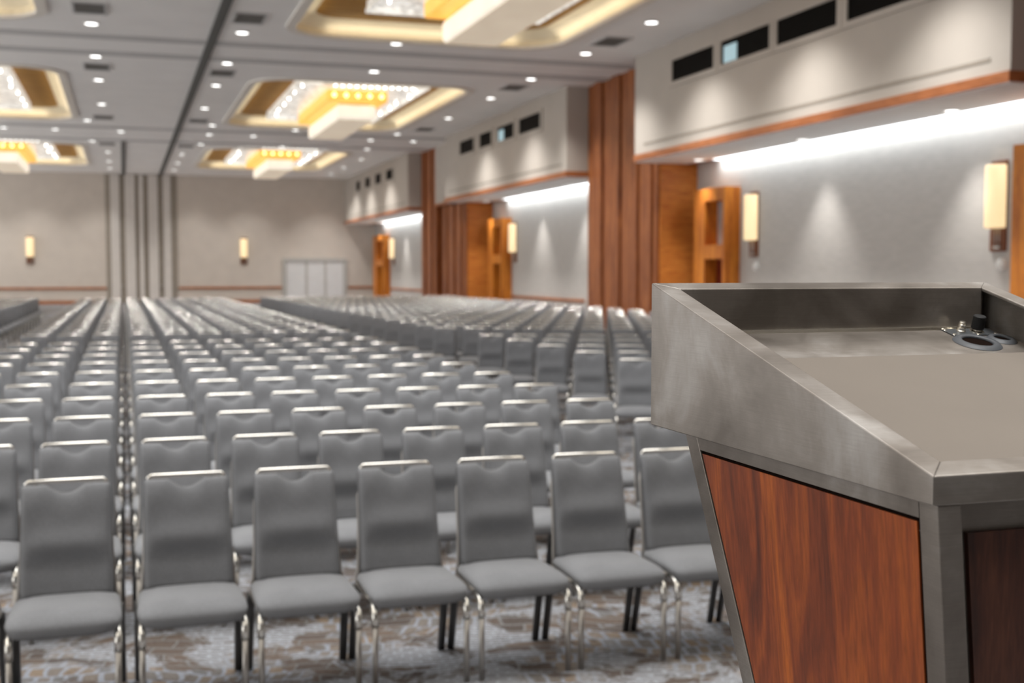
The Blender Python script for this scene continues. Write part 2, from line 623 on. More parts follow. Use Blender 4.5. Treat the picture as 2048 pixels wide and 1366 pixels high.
# right wall
wr = struct(MB().box(XW, XW + 0.2, -4, YF, 0, CZ + 0.4).build('wall_right', M['bay']))
BULK = [(15.4, 29.7), (34.9, 49.6), (56.6, YF)]
for bi, (y0, y1) in enumerate(BULK):
    MB().box(XB, XW, y0, y1, 5.0, CZ).build('bulkhead', M['bulk'], wr)
    MB().box(XB - 0.04, XW, y0 - 0.02, y1 + 0.01, SOF, 5.0).build('bulkhead_trim', M['trimwood'], wr)
    mb = MB().box(XB + 0.02, XW - 0.28, y0, y1, SOF - 0.02, SOF)
    mb.build('soffit', M['ceil'], wr)
    # slot diffuser
    e1 = y1 - 0.6 if bi < 2 else YF - 2.0
    MB().box(XB - 0.012, XB + 0.02, y0 + 0.45, e1, 5.21, 5.27).build('slot_diffuser', M['groove'], wr)
    # LED cove along the wall
    c1 = {0: 28.35, 1: 46.6, 2: 71.0}[bi]
    MB().box(XW - 0.27, XW - 0.02, y0 + 0.3, c1, SOF - 0.015, SOF - 0.003).build('cove_light', M['led'], wr)
    area_light('cove_glow', (XW - 0.16, (y0 + 0.3 + c1) / 2, SOF - 0.03), 0.2, c1 - y0 - 0.4, 7 * (c1 - y0), (0.88, 0.96, 1.0), (0, radians(-12), 0))


def pillar(y0, y1, x=XP, z1=CZ, steps=True, mat='wood'):
    """wood-clad pier with stepped vertical fins"""
    mb = MB().box(x, XW, y0, y1, 0, z1)
    n = max(2, round((y1 - y0) / 0.62))
    wd = (y1 - y0) / n
    random.seed(int(y0 * 10))
    for i in range(n):
        a = y0 + i * wd
        dpt = (0.05, 0.11, 0.03, 0.09)[i % 4]
        mb.box(x - dpt, x, a + 0.03, a + wd - 0.03, 0, z1)
    return mb.build('wood_pillar', M[mat], wr)


pillar(30.28, 34.88)
pillar(29.72, 30.26, z1=SOF)
pillar(10.6, 15.3)
pillar(53.8, 56.55)
pillar(48.75, 52.4, z1=SOF - 0.03)
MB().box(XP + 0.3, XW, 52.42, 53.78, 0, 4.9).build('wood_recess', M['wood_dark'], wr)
MB().box(XP - 0.1, XW, 49.62, 53.78, 5.0, CZ).build('bulkhead', M['bulk'], wr)
MB().box(XP - 0.12, XW, 49.63, 53.78, 4.88, 5.0).build('bulkhead_trim', M['trimwood'], wr)
# flat wood side panels closing the bays
MB().box(XP + 0.02, XW, 29.66, 29.72, 0, SOF - 0.03).build('side_panel', M['woodh'], wr)
MB().box(XP + 0.02, XW, 48.69, 48.75, 0, SOF - 0.03).build('side_panel', M['woodh'], wr)
# chair rail and skirting
for (a, b_) in ((17.1, 27.2), (38.0, 46.7), (58.0, 69.2), (72.4, YF - 0.06)):
    struct(MB().box(XW - 0.05, XW, a, b_, 0.84, 0.94).build('trim_2', M['trimwood'], wr))
    struct(MB().box(XW - 0.04, XW, a, b_, 0.0, 0.18).build('baseboard_right', M['trimwood'], wr))

# booth windows in the bulkheads
WIN = [[(26.06, 28.35), (23.45, 25.7), (20.85, 23.15), (17.9, 20.5)],
       [(46.7, 48.8), (44.25, 45.9), (41.5, 43.5), (38.6, 40.9)],
       [(71.1, 72.4), (68.1, 69.5), (65.0, 66.6), (62.0, 63.7)]]
WIN = [[(a * 0.965 + (0 if bi else 0), b_ * 0.965) for (a, b_) in r] for bi, r in enumerate(WIN)]
wn = 0
for bi, row in enumerate(WIN):
    yy0, yy1 = row[-1][0] - 0.2, row[0][1] + 0.2
    for wi, (a, b_) in enumerate(row):
        wn += 1
        z0, z1 = 6.60, 7.12
        mb = MB()
        mb.box(XB - 0.05, XB + 0.01, a - 0.16, a, z0 - 0.12, z1 + 0.1)
        mb.box(XB - 0.05, XB + 0.01, b_, b_ + 0.16, z0 - 0.12, z1 + 0.1)
        mb.box(XB - 0.05, XB + 0.01, a, b_, z1, z1 + 0.1)
        mb.box(XB - 0.05, XB + 0.01, a, b_, z0 - 0.12, z0)
        fr = struct(mb.build('window_%d' % wn, M['bulk']))
        MB().box(XB - 0.02, XB - 0.005, a, b_, z0, z1).build('window_pane', M['glass'], fr)
        if (bi, wi) in ((0, 1), (1, 2)):
            MB().box(XB - 0.03, XB - 0.022, b_ - 0.72, b_ - 0.12, z0 + 0.02, z1 - 0.12).build('pale_blue_panel', M['pale_blue'], fr)  # pale blue glowing panel in front of the glass

# ------------------------------------------------------------------ wooden portals
dn = 1
for (y0, y1, lab) in ((27.25, 28.95, 0), (15.45, 16.93, 0), (46.1, 47.9, 0), (69.3, 72.2, 0)):
    dn += 1
    xf = 14.5
    ys, ye = y0 + 0.22 * (y1 - y0) / 1.7, y0 + 0.80 * (y1 - y0) / 1.7
    ys, ye = y0 + 0.10, y1 - 0.62 * (y1 - y0) / 1.7
    mb = MB()
    mb.box(xf, XW, y0, ys, 0, 4.05)
    mb.box(xf, XW, ye, y1, 0, 4.05)
    mb.box(xf, XW, ys, ye, 3.72, 4.05)
    mb.box(xf, XW, ys, ye, 2.22, 2.58)
    p = struct(mb.build('door_%d' % dn, M['portal']))
    MB().box(XW - 0.08, XW - 0.02, ys, ye, 2.58, 3.72).build('transom_pane', M['grey_pane'], p)
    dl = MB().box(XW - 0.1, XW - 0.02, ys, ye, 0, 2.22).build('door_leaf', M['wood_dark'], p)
    MB().tube([(XW - 0.15, ys + 0.15, 0.9), (XW - 0.15, ys + 0.15, 1.25)], 0.015).build('door_handle', M['silver'], dl)

# ------------------------------------------------------------------ sconces
def sconce(name_label, loc, rz):
    r = tag(empty('wall_sconce', loc, rz), name_label, 'wall lamp', 'tall fabric wall sconces')
    # local: wall at y=0, lamp towards -y
    MB().box(-0.2, 0.2, -0.05, 0.0, 0.0, 1.62).build('backplate', M['dkbrown'], r, 0.006)
    mb = MB()
    mb.smooth = True
    n = 12
    vs = []
    for z in (0.42, 0.46, 1.50, 1.54):
        k_ = 0.95 if z in (0.42, 1.54) else 1.0
        for i in range(n + 1):
            a = pi * i / n
            vs.append((0.21 * cos(a) * k_, -0.05 - 0.24 * sin(a) * k_, z))
    fs = [(k * (n + 1) + i, (k + 1) * (n + 1) + i, (k + 1) * (n + 1) + i + 1, k * (n + 1) + i + 1) for k in range(3) for i in range(n)]
    fs += [tuple(range(n + 1)), tuple(3 * (n + 1) + i for i in range(n, -1, -1))]
    mb.add(vs, fs)
    mb.build('lamp_shade', M['sconce'], r)
    MB().tube([(0, -0.10, 0.04), (0, -0.10, 0.42)], 0.012).tube([(0.1, -0.10, 0.04), (0.1, -0.10, 0.42)], 0.012).box(-0.03, 0.13, -0.12, -0.04, 0.06, 0.09).build('stem', M['chrome_leg'], r)
    return r


sconce('glowing cream wall sconce at the left end of the far wall', (-5.08, YF, 2.32), 0)
sconce('glowing cream wall sconce on the far wall between partition posts and service doors', (6.95, YF, 2.32), 0)
sconce('glowing cream wall sconce beside the wooden portal in the nearest bay', (XW, 26.5, 2.25), -pi / 2)
sconce('glowing cream wall sconce at the right edge of the photo, nearest of all', (XW, 17.75, 2.25), -pi / 2)
sconce('glowing cream wall sconce beside the wooden portal in the middle bay', (XW, 45.6, 2.25), -pi / 2)
sconce('glowing cream wall sconce beside the portal in the farthest bay', (XW, 68.2, 2.25), -pi / 2)
for (y, s_) in ((26.4, 'below the sconce left of centre in the nearest bay'), (17.65, 'below the nearest sconce at the right edge')):
    o = MB().lathe((0, 0, 0), [(0.0, -0.09), (0.06, -0.08), (0.11, -0.05), (0.12, 0.0)], 20).build('wall_sensor', M['white'])
    o.rotation_euler = (0, pi / 2, 0)
    o.location = (XW, y, 2.02)
    tag(o, 'small round white wall sensor ' + s_, 'sensor')

# ------------------------------------------------------------------ chandeliers
def box_ring(mb, x0, x1, y0, y1, z0, z1, t):
    mb.box(x0, x0 + t, y0, y1, z0, z1)
    mb.box(x1 - t, x1, y0, y1, z0, z1)
    mb.box(x0 + t, x1 - t, y0, y0 + t, z0, z1)
    mb.box(x0 + t, x1 - t, y1 - t, y1, z0, z1)


CH_LAB = {(0, 0): 'huge tiered crystal chandelier nearest the camera, cut off by the top edge',
          (0, 1): 'large tiered crystal chandelier with amber tier in the middle coffer right of the tracks',
          (0, 2): 'tiered crystal chandelier in the farthest coffer right of the ceiling tracks',
          (1, 1): 'crystal chandelier partly in view at the left edge, in the middle coffer',
          (1, 2): 'tiered crystal chandelier in the farthest coffer at the left edge'}
for ci, (xc, y0, y1) in enumerate(COFFERS):
    side, row = divmod(ci, 3)
    if (side, row) not in CH_LAB:
        continue
    yc = (y0 + y1) / 2 - {0: 1.3, 1: 0.7, 2: 1.6}[row]
    r = tag(empty('chandelier', (xc, yc, CZ + 0.3)), CH_LAB[(side, row)], 'chandelier', 'tiered chandeliers in the ceiling coffers')
    B = CZ + 0.3
    mb = MB()
    mb.box(-2.0, 2.0, -4.7, 4.4, 7.66 - B, 7.86 - B)
    mb.build('crystal_tier', M['crystal'], r, 0.03)
    mb = MB()
    box_ring(mb, -2.02, 2.02, -4.72, 4.42, 7.58 - B, 7.68 - B, 0.08)
    mb.build('crystal_fringe', M['crystal'], r)
    mb = MB()
    mb.box(-0.98, 0.98, -3.3, 3.3, 7.30 - B, 7.66 - B)
    mb.build('amber_tier', M['amberglass'], r, 0.06)
    mb = MB()
    mb.box(-0.64, 0.64, -3.1, 3.1, 6.76 - B, 7.22 - B)
    mb.build('lower_shade', M['pendant'], r, 0.09)
    MB().box(-0.56, 0.56, -3.0, 3.0, 6.752 - B, 6.762 - B).build('bottom_diffuser', M['diffuser'], r)
    MB().box(-0.3, 0.3, -0.6, 0.6, 7.85 - B, 7.948 - B).build('ceiling_mount', M['chrome_leg'], r)
    MB().box(-0.5, 0.5, -2.8, 2.8, 7.2 - B, 7.32 - B).build('mounting_frame', M['chrome_leg'], r)
    for i in range(12):
        x = -0.9 + i * 0.22
        MB().lathe((x, -4.45, 7.62 - B), [(0.0, -0.05), (0.045, -0.02), (0.045, 0.02), (0.0, 0.05)], 8).build('bulb', M['bulb'], r)
    for i in range(6):
        for sx in (-1, 1):
            yy = -3.9 + i * 1.45
            MB().lathe((sx * 1.8 + random.uniform(-.1, .1), yy, 7.62 - B), [(0.0, -0.04), (0.035, 0.0), (0.0, 0.04)], 6).build('bulb', M['bulb'], r)
    for i in range(5):
        MB().lathe((-0.75 + i * 0.38, -3.32, 7.48 - B), [(0.0, -0.09), (0.08, 0.0), (0.0, 0.09)], 8).build('amber_bulb', M['ybulb'], r)

# ------------------------------------------------------------------ recessed downlights
lens_mb = MB().cyl((0, 0, -0.012), 0.145, 0.01, 16)
ring_mb = MB().lathe((0, 0, 0), [(0.145, -0.012), (0.15, -0.03), (0.175, -0.02), (0.18, 0.0)], 20)
lens_me = lens_mb.mesh('lens', [M['lens']])
ring_me = ring_mb.mesh('trim_ring', [M['white']])


def downlight(x, y, z, label, power=None, angle=118, blend=1.0, group='recessed downlights in the main ceiling', lit=True, col=(1.0, 0.975, 0.94)):
    r = tag(empty('recessed_downlight', (x, y, z)), label, 'downlight', group)
    for nm, me_ in (('trim_ring', ring_me), ('lens', lens_me)):
        o = bpy.data.objects.new(nm, me_)
        COL.objects.link(o)
        o.parent = r
    if lit:
        L = bpy.data.lights.new('downlight_beam', 'SPOT')
        L.energy = power or SPOT_W
        L.spot_size = radians(angle)
        L.spot_blend = blend
        L.shadow_soft_size = 0.3
        L.color = col
        o = bpy.data.objects.new('downlight_beam', L)
        COL.objects.link(o)
        o.location = (0, 0, -0.05)
        o.parent = r
    return r


LINES = [(-0.6, 'left of the two ceiling tracks'), (2.8, 'just right of the dark ceiling track'), (11.6, 'along the right-hand bulkheads')]
for (x, nm) in LINES:
    ys = [25.4, 29.5, 33.9, 38.0, 43.4, 60.5, 65.6, 70.0]
    n_ = 0
    for y in ys:
        if y == 25.4 and x != 11.6:
            continue
        n_ += 1
        downlight(x, y, CZ, 'round ceiling downlight, %s from front, line %s' % (ordn(n_), nm), power=SPOT_W * (1.9 if x > 11 else 1.0), angle=118 if x > 11 else 98)
for (x, y, lab) in ((-1.2, 48.2, 'beside the middle coffer at far left, near its far corner'), (-1.2, 55.7, 'by the near corner of the farthest left coffer'),
                    (3.4, 48.3, 'at the far left corner of the middle right coffer'), (3.4, 55.6, 'at the near left corner of the farthest right coffer'),
                    (10.9, 49.0, 'at the far right corner of the middle right coffer'), (10.9, 55.5, 'at the near right corner of the farthest right coffer'),
                    (6.6, 29.7, 'centred beyond the nearest coffer'), (6.9, 34.0, 'centred before the middle coffer'),
                    (6.7, 48.9, 'centred beyond the middle coffer, behind its chandelier'), (7.0, 55.6, 'centred before the farthest right coffer'), (-4.4, 34.0, 'at the left edge before the middle left coffer')):
    downlight(x, y, CZ, 'round ceiling downlight ' + lab)
for i, x in enumerate((-4.4, -2.5, 0.0, 3.5, 5.3, 10.3, 12.2)):
    downlight(x, 51.6, CZ, 'dim ceiling downlight, %s from the left in the band between the coffers' % ordn(i + 1), lit=False)
# lamps of the same grid over the stage end (beams light the first rows and the near bulkhead)
for (x, y) in [(a, b_) for a in (-0.6, 2.8) for b_ in (25.4, 21.0, 16.5, 12.0)] + [(11.6, 21.0), (11.6, 16.6), (11.6, 12.0)]:
    L = bpy.data.lights.new('downlight_beam', 'SPOT')
    L.energy = SPOT_W * (1.9 if x > 11 else (0.6 if y < 13 else 1.0))
    L.spot_size = radians(118 if x > 11 else 98)
    L.spot_blend = 1.0
    L.shadow_soft_size = 0.3
    L.color = (1.0, 0.975, 0.94)
    o = bpy.data.objects.new('downlight_beam', L)
    COL.objects.link(o)
    o.location = (x, y, CZ - 0.05)
BAY = {0: ([28.3, 23.3, 18.3], 'nearest'), 1: ([47.5, 42.3, 37.8], 'middle'), 2: ([70.0, 65.0, 60.0], 'farthest')}
for bi, (ys, nm) in BAY.items():
    for i, y in enumerate(ys):
        downlight(14.3, y, SOF - 0.02, 'round soffit downlight in the %s bay, %s from its far end' % (nm, ordn(i + 1)), 480, 78, 0.7,
                  'soffit downlights in the side bays', col=(1.0, 0.97, 0.93))
# floor-wall washers on the back wall
for x in (-8.0, -4.7, -1.3, 4.1, 7.2, 11.6):
    L = bpy.data.lights.new('wall_wash', 'SPOT')
    L.energy = 650
    L.spot_size = radians(100)
    L.spot_blend = 0.9
    L.shadow_soft_size = 0.25
    L.color = (1.0, 0.975, 0.94)
    o = bpy.data.objects.new('wall_wash', L)
    COL.objects.link(o)
    o.location = (x, 71.9, CZ - 0.05)

# ------------------------------------------------------------------ ceiling vents
for (x, nm) in LINES:
    for i, y in enumerate((27.8, 35.6, 47.1, 56.7)):
        if x == 11.6 and y == 56.7:
            continue
        r = tag(empty('ceiling_vent', (x, y, CZ)), 'square grey ceiling vent, %s in the line %s' % (ordn(i + 1), nm), 'vent', 'air vents in the ceiling')
        mb = MB()
        box_ring(mb, -0.36, 0.36, -0.58, 0.58, -0.03, 0, 0.05)
        mb.build('frame', M['stripe'], r)
        mb = MB().box(-0.31, 0.31, -0.53, 0.53, -0.008, -0.002)
        for k in range(10):
            mb.box(-0.31, 0.31, -0.50 + k * 0.1, -0.47 + k * 0.1, -0.025, -0.008)
        mb.build('louvre', M['vent'], r)

# ------------------------------------------------------------------ chairs
def seat_geo(mb, n):
    """pillow by normalising a subdivided cube to a superellipsoid"""
    idx = {}
    vs = []
    fs = []

    def vid(p):
        k = tuple(round(c, 5) for c in p)
        if k not in idx:
            idx[k] = len(vs)
            x, y, z = p
            e, m_ = 9.0, 3.2
            pl = (abs(x) ** e + abs(y) ** e) ** (m_ / e)
            s = (pl + abs(z) ** m_) ** (-1 / m_)
            x, y, z = x * s, y * s, z * s
            X = x * (0.236 - 0.012 * (y + 1) / 2 - 0.022 * max(0, -z + 0.2))
            Y = y * 0.235 - 0.035
            Z = 0.416 + z * (0.052 if z > 0 else 0.046)
            fr = max(0, -y - 0.35) / 0.65
            Z -= 0.016 * fr * fr
            if z > 0:
                Z += 0.006 * (1 - x * x) * (1 - y * y) - 0.004 * y
            vs.append((X, Y, Z))
        return idx[k]
    for ax in range(3):
        for sg in (-1, 1):
            for i in range(n):
                for j in range(n):
                    q = []
                    for (di, dj) in ((0, 0), (1, 0), (1, 1), (0, 1)):
                        a, b_ = -1 + 2 * (i + di) / n, -1 + 2 * (j + dj) / n
                        a, b_ = math.tan(a * pi / 4), math.tan(b_ * pi / 4)
                        p = [0, 0, 0]
                        p[ax] = sg
                        p[(ax + 1) % 3] = a
                        p[(ax + 2) % 3] = b_
                        q.append(vid(p))
                    if sg < 0:
                        q.reverse()
                    fs.append(q)
    mb.smooth = True
    mb.add(vs, fs)
    mb.smooth = False


def back_geo(mb, nx, nz):
    Z0, Z1 = 0.445, 0.930

    def ztop(x):
        t = abs(x) / 0.080
        d = 0.040 * (1 - t * t) if t < 1 else 0
        return Z1 - d

    vs = []
    for side in (0, 1):
        for j in range(nz + 1):
            tj = j / nz
            tj = 1 - (1 - tj) ** 1.7
            for i in range(nx + 1):
                s = -1 + 2 * i / nx
                s = math.sin(s * pi / 2) * 0.6 + s * 0.4
                hw = 0.201 - 0.009 * tj
                x = s * hw
                zt = ztop(x)
                # rounded shoulders
                ed = max(0, abs(s) - 0.92) / 0.08
                zt -= 0.014 * (1 - sqrt(max(0, 1 - ed * ed)))
                z = Z0 + (zt - Z0) * tj
                yl = 0.165 + (z - Z0) * 0.20 + 0.05 * (z - Z0) ** 2
                es = (1 - abs(s)) / 0.14
                fs_ = sqrt(max(0, 1 - (1 - min(es, 1)) ** 2))
                dt = (zt - z) / 0.10
                ft = sqrt(max(0, 1 - (1 - min(dt, 1)) ** 2))
                T = 0.036 * min(fs_, 1) * (0.10 + 0.90 * ft) + 0.004
                if side == 0:
                    bul = 0.023 * exp(-((z - 0.675) / (0.060 if z > 0.675 else 0.045)) ** 2) - 0.010 * exp(-((z - 0.585) / 0.03) ** 2)
                    bul *= max(0, 1 - (abs(s) / 0.95) ** 4)
                    cup = 0.012 * s * s
                    y = yl - T - bul - cup * fs_
                else:
                    y = yl + 0.5 * T - 0.012 * s * s
                vs.append((x, y, z))
    W = nx + 1
    N = W * (nz + 1)
    fs = []
    for j in range(nz):
        for i in range(nx):
            a = j * W + i
            fs.append((a, a + 1, a + W + 1, a + W))
            fs.append((N + a, N + a + W, N + a + W + 1, N + a + 1))
    for i in range(nx):
        fs.append((i, N + i, N + i + 1, i + 1))
        a = nz * W + i
        fs.append((a, a + 1, N + a + 1, N + a))
    for j in range(nz):
        a = j * W
        fs.append((a, a + W, N + a + W, N + a))
        a = j * W + nx
        fs.append((a, N + a, N + a + W, a + W))
    mb.smooth = True
    mb.add(vs, fs)
    mb.smooth = False


def yb(z):
    return 0.165 + (z - 0.445) * 0.20 + 0.05 * (z - 0.445) ** 2


def g_bar(mb, n):
    p = [(-0.168, yb(0.92) + 0.006, 0.918), (-0.168, yb(0.93), 0.938), (-0.160, yb(0.945), 0.945), (0.160, yb(0.945), 0.945),
         (0.168, yb(0.93), 0.938), (0.168, yb(0.92) + 0.006, 0.918)]
    mb.tube(p, 0.0105, n, ry=0.009)


def g_upr(mb, n, sides=(-1, 1)):
    for s in sides:
        mb.tube([(s * 0.218, 0.16, 0.385), (s * 0.206, 0.175, 0.45), (s * 0.194, yb(0.6) + 0.014, 0.6), (s * 0.186, yb(0.8) + 0.018, 0.8), (s * 0.160, yb(0.90) + 0.014, 0.917)], 0.009, n)


def g_fleg(mb, s, n):
    mb.tube([(s * 0.214, -0.25, 0.0), (s * 0.214, -0.25, 0.30)], 0.0135, n)
    mb.mi = 1
    mb.tube([(s * 0.214, -0.25, 0.295), (s * 0.2145, -0.248, 0.335), (s * 0.215, -0.235, 0.368), (s * 0.214, -0.20, 0.385), (s * 0.21, -0.14, 0.388)], 0.0165, n)
    mb.mi = 0


def g_rleg(mb, s, n):
    mb.tube([(s * 0.222, 0.15, 0.395), (s * 0.224, 0.185, 0.25), (s * 0.226, 0.25, 0.0)], 0.020, n, ry=0.012)


def g_frame(mb, n):
    for s in (-1, 1):
        mb.tube([(s * 0.21, -0.15, 0.388), (s * 0.218, 0.165, 0.392)], 0.012, n)
    mb.tube([(-0.21, -0.14, 0.380), (0.21, -0.14, 0.380)], 0.010, n)
    mb.tube([(-0.218, 0.15, 0.385), (0.218, 0.15, 0.385)], 0.010, n)


def single_chair(sn, bx, bz, tn):
    mb = MB()
    seat_geo(mb, sn)
    back_geo(mb, bx, bz)
    mb.mi = 1
    g_bar(mb, tn)
    mb.mi = 2
    g_upr(mb, tn)
    for s in (-1, 1):
        k0 = len(mb.m)
        mb.mi = 0
        g_fleg(mb, s, tn)
        for k in range(k0, len(mb.m)):
            mb.m[k] = 1 if mb.m[k] == 1 else 2
        mb.mi = 3
        g_rleg(mb, s, tn)
    mb.mi = 2
    g_frame(mb, max(4, tn - 2))
    return mb


CH_MATS = [M['fabric'], M['chrome'], M['chrome_leg'], M['darkleg']]
far_mb = single_chair(5, 12, 9, 5)
far_me = far_mb.mesh('chair', CH_MATS)
stuff_src = single_chair(4, 10, 7, 4)

P = {}
mb = MB(); seat_geo(mb, 10); P['seat'] = [mb.mesh('seat', [M['fabric']])]
mb = MB(); back_geo(mb, 24, 26); P['backrest'] = [mb.mesh('backrest', [M['fabric']])]
mb = MB(); g_bar(mb, 10); P['handle_bar'] = [mb.mesh('handle_bar', [M['chrome']])]
P['back_post'] = []
for s in (-1, 1):
    mb = MB(); g_upr(mb, 8, (s,)); P['back_post'].append(mb.mesh('back_post', [M['chrome_leg']]))
mb = MB(); g_frame(mb, 8); P['seat_frame'] = [mb.mesh('seat_frame', [M['chrome_leg']])]
P['leg'] = []
for s in (-1, 1):
    mb = MB(); g_fleg(mb, s, 10); P['leg'].append(mb.mesh('front_leg', [M['chrome_leg'], M['chrome']]))
    mb = MB(); g_rleg(mb, s, 10); P['leg'].append(mb.mesh('rear_leg', [M['darkleg']]))

AL = radians(22.14)
chairs = []   # (depth, x, y, rz, label, group, visible)
MX = [0.26 + 0.5 * k for k in range(7)] + [-0.265 - 0.5 * k for k in range(3)]
MY = [5.755 + 1.222 * k for k in range(10)] + [19.05 + 1.222 * k for k in range(22)]
for j, y in enumerate(MY):
    for i, x in enumerate(MX):
        if i < 7:
            pos = '%s seat right of the gap' % ordn(i + 1)
        else:
            pos = '%s seat left of the gap' % ordn(i - 6)
        if j < 10:
            lab = "grey chair in the middle block's %s row, %s" % (ordn(j + 1), pos)
        else:
            lab = 'grey chair, middle block, %s row behind cross aisle, %s' % (ordn(j - 9), pos)
        chairs.append([x, y - 0.28, 0.0, lab, 'chairs in the middle block'])
u = (cos(AL), -sin(AL))
v = (sin(AL), cos(AL))
seg = []
for b_ in range(-3, 36):
    for a in range(-34, 24):
        t = b_ * 1.22 + (1.1 if b_ >= 5 else 0)
        X = 5.24 + a * 0.5 * u[0] + t * v[0]
        Y = 11.81 + a * 0.5 * u[1] + t * v[1]
        if X < 5.02 or X > 12.15 or Y > 46.6 or Y < 7.5:
            continue
        seg.append((b_, a, X, Y))
rowmin = {}
for (b_, a, X, Y) in seg:
    rowmin[b_] = min(a, rowmin.get(b_, 99))
for (b_, a, X, Y) in seg:
    k = a - rowmin[b_] + 1
    if b_ < 5:
        lab = 'grey chair, right block, %s row before the cross aisle, %s seat from its left end' % (ordn(5 - b_), ordn(k))
    else:
        lab = 'grey chair, right block, %s row behind cross aisle, %s seat from its left end' % (ordn(b_ - 4), ordn(k))
    chairs.append([X - 0.28 * v[0], Y - 0.28 * v[1], -AL, lab, 'chairs in the right angled block'])
    if X < 10.5:
        XL = 2.0 - X
        if proj((XL, Y, 0.7))[0] > -90:
            chairs.append([XL + 0.28 * v[0], Y - 0.28 * v[1], AL, None, 'left'])


def hidden(x, y):
    """behind the lectern or out of frame"""
    px, py, d = proj((x, y + 0.1, 0.75))
    hw = 0.24 * FPX / d
    if px + hw < 0 or px - hw > 2048:
        return True
    if px - hw > 1300 and py < 850:
        return True
    if py >= 850 and px - hw > 1372 + (py - 852) * 0.23 - 10:
        return True
    if proj((x, y - 0.2, 0.9))[1] > 1366 + 60:
        return True
    return False


ranked = []
rest = []
for c in chairs:
    d = proj((c[0], c[1], 0.5))[2]
    if c[3] is None or hidden(c[0], c[1]):
        rest.append(c)
    else:
        ranked.append((d, c))
ranked.sort(key=lambda t: t[0])
rest += [c for (d, c) in ranked[300:]]
ranked = ranked[:300]
for (d, (x, y, rz, lab, grp)) in ranked:
    jx = random.uniform(-0.002, 0.002)
    jr = random.uniform(-0.012, 0.012)
    if d < 18.5:
        r = empty('banquet_chair', (x + jx, y, 0), rz + jr)
        tag(r, lab, 'chair', grp)
        for nm, ms in P.items():
            for me_ in ms:
                o = bpy.data.objects.new(nm, me_)
                o.parent = r
                COL.objects.link(o)
    else:
        o = bpy.data.objects.new('banquet_chair', far_me)
        COL.objects.link(o)
        o.location = (x + jx, y, 0)
        o.rotation_euler = (0, 0, rz + jr)
        tag(o, lab, 'chair', grp)
# the far rows in one object
V, Fc, Mi, Sm = [], [], [], []
for (x, y, rz, lab, grp) in rest:
    cr, sr = cos(rz), sin(rz)
    o0 = len(V)
    V += [(x + p[0] * cr - p[1] * sr, y + p[0] * sr + p[1] * cr, p[2]) for p in stuff_src.v]
    Fc += [[i + o0 for i in f] for f in stuff_src.f]
    Mi += stuff_src.m
    Sm += stuff_src.sm
mb = MB()
mb.v, mb.f, mb.m, mb.sm = V, Fc, Mi, Sm
o = mb.build('banquet_chair_rows', CH_MATS)
tag(o, 'mass of far grey banquet chairs filling the back rows and the left block', 'chair', kind='stuff')
print('CHAIRS', len(chairs), 'individual', len(ranked), 'rest', len(rest))

# ------------------------------------------------------------------ lectern
lec = tag(empty('lectern', (1.05, 1.30, 0.62)), 'brushed steel lectern with rosewood side panels and sloping reading top, at right foreground', 'lectern')
OX, OY, OZ = 1.05, 1.30, 0.62


def L(p):
    return (p[0] - OX, p[1] - OY, p[2] - OZ)


def Lh(mb, b4, t4):
    mb.hexa([L(p) for p in b4], [L(p) for p in t4])


X0, X1, Y0, Y1 = 0.75, 1.35, 0.975, 1.636
SL = (1.877 - 1.694) / (Y1 - Y0)


def rz_(y):
    return 1.694 + SL * (y - Y0)


W_ = 0.032
ZB = 1.664
# four mitred rim walls
def wall(mb, o_, i_, zb=ZB):
    """o_, i_: two outer and two inner plan points"""
    q = [o_[0], o_[1], i_[1], i_[0]]
    Lh(mb, [(x, y, zb) for x, y in q], [(x, y, rz_(y)) for x, y in q])


mb = MB()
oc = [(X0, Y0), (X1, Y0), (X1, Y1), (X0, Y1)]
ic = [(X0 + W_, Y0 + W_), (X1 - W_, Y0 + W_), (X1 - W_, Y1 - W_), (X0 + W_, Y1 - W_)]
for k in range(4):
    m2 = MB()
    oo, ii = (oc[k], oc[(k + 1) % 4]), (ic[k], ic[(k + 1) % 4])
    if k in (0, 2):
        wall(m2, oo, ii)
    else:
        sg = 1 if k == 3 else -1
        xo, xi, th = oo[0][0], oo[0][0] + sg * W_, sg * 0.012
        ring = []
        for (yo, yi, yt) in ((Y0, Y0 + W_, Y0 + 0.012), (Y1, Y1 - W_, Y1 - 0.012)):
            ring.append([L(p) for p in ((xo, yo, ZB), (xo, yo, rz_(yo)), (xi, yi, rz_(yi)), (xi, yi, rz_(yi) - 0.006), (xo + th, yt, rz_(yt) - 0.006), (xo + th, yt, ZB))])
        fs = [(q_, (q_ + 1) % 6, 6 + (q_ + 1) % 6, 6 + q_) for q_ in range(6)]
        fs += [(0, 5, 4, 1), (1, 4, 3, 2), (6, 7, 10, 11), (7, 8, 9, 10)]
        if sg > 0:
            fs = [tuple(reversed(f_)) for f_ in fs]
        m2.add(ring[0] + ring[1], fs)
    m2.build(('front_lip', 'side_wall', 'rear_wall', 'side_wall')[k], M['steel'], lec, 0.0016)
# tray: sloping plate 66 mm under the rim
TD = 0.066


def tz(y):
    return rz_(y) - TD if y > Y0 + 0.12 else rz_(y) - TD + 0.0


mb = MB()
a, b_, c, d = (X0 + 0.012, Y0 + W_), (X1 - 0.012, Y0 + W_), (X1 - 0.012, Y1 - W_), (X0 + 0.012, Y1 - W_)
Lh(mb, [(x, y, rz_(y) - TD - 0.006) for x, y in (a, b_, c, d)], [(x, y, rz_(y) - TD) for x, y in (a, b_, c, d)])
mb.build('tray', M['steel'], lec)
